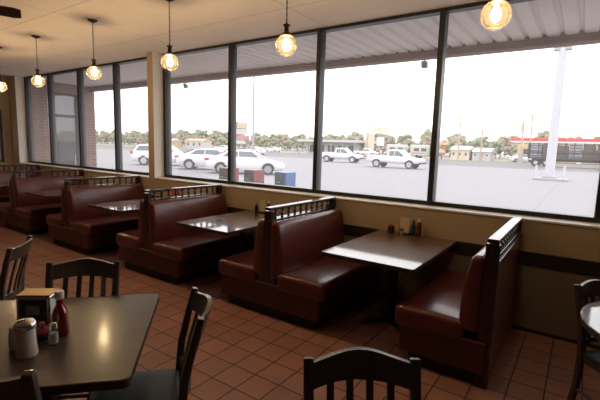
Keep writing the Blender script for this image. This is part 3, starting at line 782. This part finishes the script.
# ------------------------------------------------------------------ poles and signs
t = thing('sign_pole', 'thick white pole rising from a kerbed island in the lot outside', 'pole', (-1.92, 28.2, GZ0))
MB().tube((0, 0, .12), (0, 0, 9.4), .29, .25, n=16).build('pole', M['pole_white'], t, smooth=True)
MB().box(-.9, 1.1, -.8, .8, 0, .14).build('island_kerb', M['walk'], t, bevel=.03)
MB().box(-.42, .42, -.42, .42, .14, .24).build('base_plate', M['pole_grey'], t)
for x in (-.75, .85):
    MB().tube((x, -.6, .14), (x, -.6, 1.0), .07, n=10).build('bollard', M['pole_white'], t, smooth=True)
MB().box(-.5, .5, -.22, .22, 8.5, 8.85).build('lamp_bracket', M['pole_grey'], t)
def lamp_pole(x, y, h, r, m, lb, cat='street light', arm=True, name='street_light'):
    t = thing(name, lb, cat, (x, y, GZ0))
    MB().tube((0, 0, 0), (0, 0, h), r, r*.7, n=10).build('pole', m, t, smooth=True)
    if arm:
        MB().tube((0, 0, h-.05), (1.3, 0, h+.1), r*.45, n=8).build('arm', m, t)
        MB().box(1.2, 1.8, -.12, .12, h+.02, h+.16).build('lamp_head', M['pole_grey'], t)
    return t
lamp_pole(-34.5, 34.8, 12.0, .16, M['pole_grey'], 'tall thin grey light pole standing behind the nearest sedan')
def utility(x, y, h, lb):
    t = thing('utility_pole', lb, 'utility pole', (x, y, GZ0))
    MB().tube((0, 0, 0), (0, 0, h), .17, .12, n=10).build('pole', M['pole_wood'], t, smooth=True)
    MB().box(-1.1, 1.1, -.06, .06, h-.7, h-.55).build('crossarm', M['pole_wood'], t)
    for q in (-.95, -.4, .4, .95): MB().tube((q, 0, h-.55), (q, 0, h-.35), .04, n=6).build('insulator', M['pole_grey'], t)
utility(-8.45, 60.8+19, 8.9, 'tall wooden utility pole left of the red gas station canopy')
utility(-20.5, 79, 8.6, 'thin utility pole right of the rightmost full mullion, above the tan buildings')
utility(-40.5, 72+8, 7.0, 'utility pole beside the white building left of the pickups')
utility(-16.6, 80, 6.3, 'short utility pole among the trees between the tan sheds and the gas station')
t = thing('traffic_signal', 'yellowish signal pole with hanging lamp heads left of the gas station', 'traffic signal', (-9.6, 78.5, GZ0))
MB().tube((0, 0, 0), (0, 0, 7.3), .2, .15, n=10).build('pole', M['pole_wood'], t, smooth=True)
MB().box(-.45, -.05, -.2, .2, 5.4, 7.0).build('signal_head', M['store_yellow'], t, bevel=.04)
MB().box(-.4, .4, -.3, .3, .0, 1.6).build('control_box', M['pole_grey'], t, bevel=.03)
# pylon sign cluster seen between the first two mullions
def pylon(x, y, h, panels, lb):
    t = thing('pylon_sign', lb, 'sign', (x, y, GZ0))
    MB().tube((0, 0, 0), (0, 0, h), .16, n=10).build('post', M['pole_grey'], t, smooth=True)
    for (x0, x1, z0, z1, m) in panels:
        MB().box(x0, x1, -.15, .15, z0, z1).build('sign_panel', M[m], t, bevel=.03)
pylon(-60.5, 60.5, 6.4, [(-1.2, 1.6, 5.2, 6.4, 'sign_tan'), (-1.8, 1.6, 3.9, 5.0, 'bldg_white'), (-1.5, 2.0, 2.8, 3.7, 'sign_red'), (-1.8, 1.0, 1.9, 2.6, 'bldg_white')], 'cluster sign with red and white panels left of the thin light pole')
pylon(-37.7, 80.5, 6.6, [(-1.9, 1.9, 5.4, 6.4, 'bldg_tan'), (-.7, .9, 2.4, 4.2, 'canopy_white')], 'roadside sign with a white lower panel above the right hand pickup')

# ------------------------------------------------------------------ buildings beyond the road
t = thing('gas_station', 'gas station with a long red topped canopy behind the dark trailer', 'gas station', (-12.0, 86, GZ0))
cn = MB().box(0, 30, -3, 5, 3.70, 4.0).build('canopy_roof', M['canopy_white'], t)
MB().box(-.1, 30.1, -3.1, 5.1, 4.0, 4.55).build('red_fascia', M['canopy_red'], cn)
for x in (3, 11, 19, 27):
    MB().box(x-.2, x+.2, .8, 1.2, 0, 3.70).build('column', M['canopy_white'], t)
st_ = MB().box(-.2, 26, 8, 16, 0, 3.6).build('store_wall', M['store_yellow'], t)
for k in range(6):
    MB().box(1.0+k*4, 3.8+k*4, 7.94, 8.0, .8, 2.6).build('store_window', M['bldg_dark'], st_)
for x in (3, 11, 19):
    MB().box(x-.35, x+.35, .2, .7, .0, 1.7).build('fuel_pump', M['canopy_white'], t, bevel=.04)
o = dup(c0, (-9.4, 81.5, GZ0), math.radians(20), 'tiny white car parked beside the gas station store')

t = thing('roadside_building', 'low white flat roofed building with porch posts behind the left pickup', 'building', (-57.5, 80.5, GZ0))
w_ = MB().box(0, 14.5, 0, 7, 0, 2.9).build('wall', M['bldg_white'], t)
MB().box(-1.0, 15.6, -2.4, 7.5, 2.9, 3.45).build('roof', M['bldg_white'], t, bevel=.05)
for k in range(6):
    MB().box(-.7+k*3.05, -.5+k*3.05, -2.2, -2.0, 0, 2.9).build('porch_post', M['pole_grey'], t)
for k in range(5):
    MB().box(.8+k*2.8, 2.6+k*2.8, -.05, 0, .5, 2.2).build('window', M['bldg_dark'], w_)
MB().box(15.6, 16.6, 1, 4, 0, 5.2).build('sign_tower', M['bldg_tan'], t)
def shed(x0, x1, y, h, m, lb, roof='bldg_white', n=3, name='shed'):
    t = thing(name, lb, 'building', (x0, y, GZ0)); L = x1-x0
    w_ = MB().box(0, L, 0, 4, 0, h).build('wall', M[m], t)
    MB().prism([(-.3, h), (4.3, h), (2, h+.8)], 'x', -.2, L+.2).build('roof', M[roof], t)
    for k in range(n):
        MB().box((k+.3)*L/n, (k+.62)*L/n, -.05, 0, .9, h*.72).build('window', M['bldg_dark'], w_)
shed(-22.3, -18.8, 80.5, 2.0, 'bldg_tan', 'tan shed with an orange tinge right of the rightmost full mullion')
shed(-18.2, -15.0, 80.5, 1.7, 'bldg_white', 'white low shed right of the tan one', n=3)
def rv_trailer(x, y, L, lb):
    t = thing('camper_trailer', lb, 'camper', (x, y, GZ0))
    MB().rbox(0, L, -1.2, 1.2, .45, 2.75, .25, n=2).build('shell', M['bldg_white'], t, smooth=True)
    MB().box(.2, L-.2, -1.22, -1.2, 1.0, 1.15).build('stripe', M['canopy_red'], t)
    for k in range(2): MB().box(.8+k*L*.45, 1.9+k*L*.45, -1.23, -1.2, 1.45, 2.1).build('window', M['bldg_dark'], t)
    for sy in (-1, 1):
        MB().tube((L*.45, sy*.9, .35), (L*.45, sy*1.22, .35), .35, n=16).build('wheel', M['tyre'], t)
    MB().box(-.9, .1, -.08, .08, .45, .58).build('tow_bar', M['trim_black'], t)
rv_trailer(-35.2, 79.6, 3.9, 'white camper trailer left of its neighbour, beyond the right hand pickup')
rv_trailer(-30.1, 79.9, 3.4, 'white camper trailer right of its neighbour, close to the rightmost full mullion')
dup(k0, (-38.9, 76.4, GZ0), math.radians(8), 'tiny white pickup truck parked far off beside the low white building')
dup(c0, (-62.5, 57.5, GZ0), math.radians(6), 'tiny white car far off on the road above the nearest sedan roof')
dup(c0, (-68.0, 80.5, GZ0), math.radians(175), 'tiny white car far off under the trees right of the thin light pole')
dup(c0, (-49.5, 52, GZ0), math.radians(178), 'white sedan seen far off through the entrance side panes')
shed(-117, -108, 92, 2.6, 'bldg_white', 'white house among the trees beyond the parked sedans', roof='orange', n=3, name='house')
shed(-132, -124, 92, 2.4, 'orange', 'orange walled house among the trees far left of the white one', n=3, name='house')
t = thing('orange_tree', 'small orange autumn tree beside the rightmost full mullion', 'tree', (-24.2, 81, GZ0))
def crown(seed, h, w, n=15, fine=1.0):
    rnd = random.Random(seed); bm = bmesh.new()
    for k in range(n):
        a = rnd.uniform(0, 2*PI); q = rnd.uniform(0, 1); rad = w*.5*math.sqrt(rnd.uniform(0, 1))*(1-.5*q)
        c = Vector((rad*math.cos(a), rad*math.sin(a), h*(.28+.62*q))); r = h*rnd.uniform(.11, .2)*fine
        res = bmesh.ops.create_icosphere(bm, subdivisions=2, radius=r, matrix=Matrix.Translation(c))
        for v in res['verts']:
            d = (v.co-c); v.co = c+d*(1+rnd.uniform(-.30, .30))
    mb = MB(); bm.verts.index_update()
    mb.v = [v.co.copy() for v in bm.verts]; mb.f = [[v.index for v in f.verts] for f in bm.faces]; bm.free()
    return mb
crown(3, 3.9, 2.2, 10).build('crown', M['orange'], t)
MB().tube((0, 0, 0), (0, 0, 2), .12, .08, n=8).build('trunk', M['bark'], t)

# trees beyond the road
protos = []
specs = [('hazed_leaf_olive', 8.6, 7.5), ('hazed_leaf_brown', 8.0, 7.4), ('hazed_leaf_green', 7.4, 7.5), ('hazed_leaf_brown', 8.8, 7.0), ('hazed_leaf_olive', 7.6, 7.8)]
desc = {'hazed_leaf_olive': ('hazy olive tree in the row beyond the road', 'olive trees beyond the road'),
        'hazed_leaf_brown': ('hazy brown autumn tree in the row beyond the road', 'brown trees beyond the road'),
        'hazed_leaf_green': ('hazy dull green tree in the row beyond the road', 'green trees beyond the road')}
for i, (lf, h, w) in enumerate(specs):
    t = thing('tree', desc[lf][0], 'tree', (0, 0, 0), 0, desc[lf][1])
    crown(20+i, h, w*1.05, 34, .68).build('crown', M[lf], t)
    tr = MB().tube((0, 0, 0), (.1, 0, h*.45), .22, .12, n=8)
    for k in range(4):
        a = k*1.7+i; tr.tube((.08, 0, h*.3), (.08+math.cos(a)*w*.25, math.sin(a)*w*.25, h*.6), .09, .04, n=6)
    tr.build('trunk', M['bark'], t)
    protos.append(t)
used = [False]*len(protos)
rnd = random.Random(11)
def put_tree(x, y, s_):
    i = rnd.randrange(len(protos)); o = protos[i]
    if used[i]: o = dup(o, (x, y, GZ0), rnd.uniform(0, 6.28))
    else: used[i] = True; o.location = (x, y, GZ0)
    o.scale = (s_, s_, s_*rnd.uniform(.85, 1.15))
for yr, st, s0 in ((108, 7.7, .60), (118, 7.6, .74), (130, 7.7, .84), (143, 7.9, .95)):
    x = -300-rnd.uniform(0, 4)
    while x < 34:
        s_ = s0
        if yr > 112 and -152 < x < -134: s_ *= 1.25
        if yr > 112 and -82 < x < -62: s_ *= 1.15
        w_ = s_*rnd.uniform(.85, 1.08)
        x += st*.5*w_/.8
        put_tree(x, yr+rnd.uniform(-1.5, 1.5), w_)
        x += st*.5*w_/.8+rnd.uniform(-.6, .2)

# ------------------------------------------------------------------ sky and colour management
w = bpy.data.worlds.new('overcast_sky'); S.world = w; w.use_nodes = True
nt = w.node_tree; nt.nodes.clear()
o = nt.nodes.new('ShaderNodeOutputWorld'); bg = nt.nodes.new('ShaderNodeBackground')
tc = nt.nodes.new('ShaderNodeTexCoord'); sp = nt.nodes.new('ShaderNodeSeparateXYZ'); cr_ = nt.nodes.new('ShaderNodeValToRGB')
nt.links.new(tc.outputs['Generated'], sp.inputs[0]); nt.links.new(sp.outputs[2], cr_.inputs[0])
cr_.color_ramp.elements[0].position = 0.0; cr_.color_ramp.elements[0].color = (.98, .965, .985, 1)
cr_.color_ramp.elements[1].position = .8; cr_.color_ramp.elements[1].color = (1, 1, 1, 1)
nt.links.new(cr_.outputs[0], bg.inputs[0]); bg.inputs[1].default_value = 2.9
nt.links.new(bg.outputs[0], o.inputs[0])
vs_ = S.view_settings
S.display_settings.display_device = 'sRGB'
vs_.view_transform = 'Standard'; vs_.look = 'None'; vs_.exposure = 0.14; vs_.gamma = 1.0; vs_.use_curve_mapping = False
S.cycles.use_denoising = True
S.cycles.max_bounces = 10; S.cycles.diffuse_bounces = 5; S.cycles.glossy_bounces = 4; S.cycles.transparent_max_bounces = 16
S.cycles.caustics_reflective = False; S.cycles.caustics_refractive = False
S.cycles.sample_clamp_indirect = 4.0
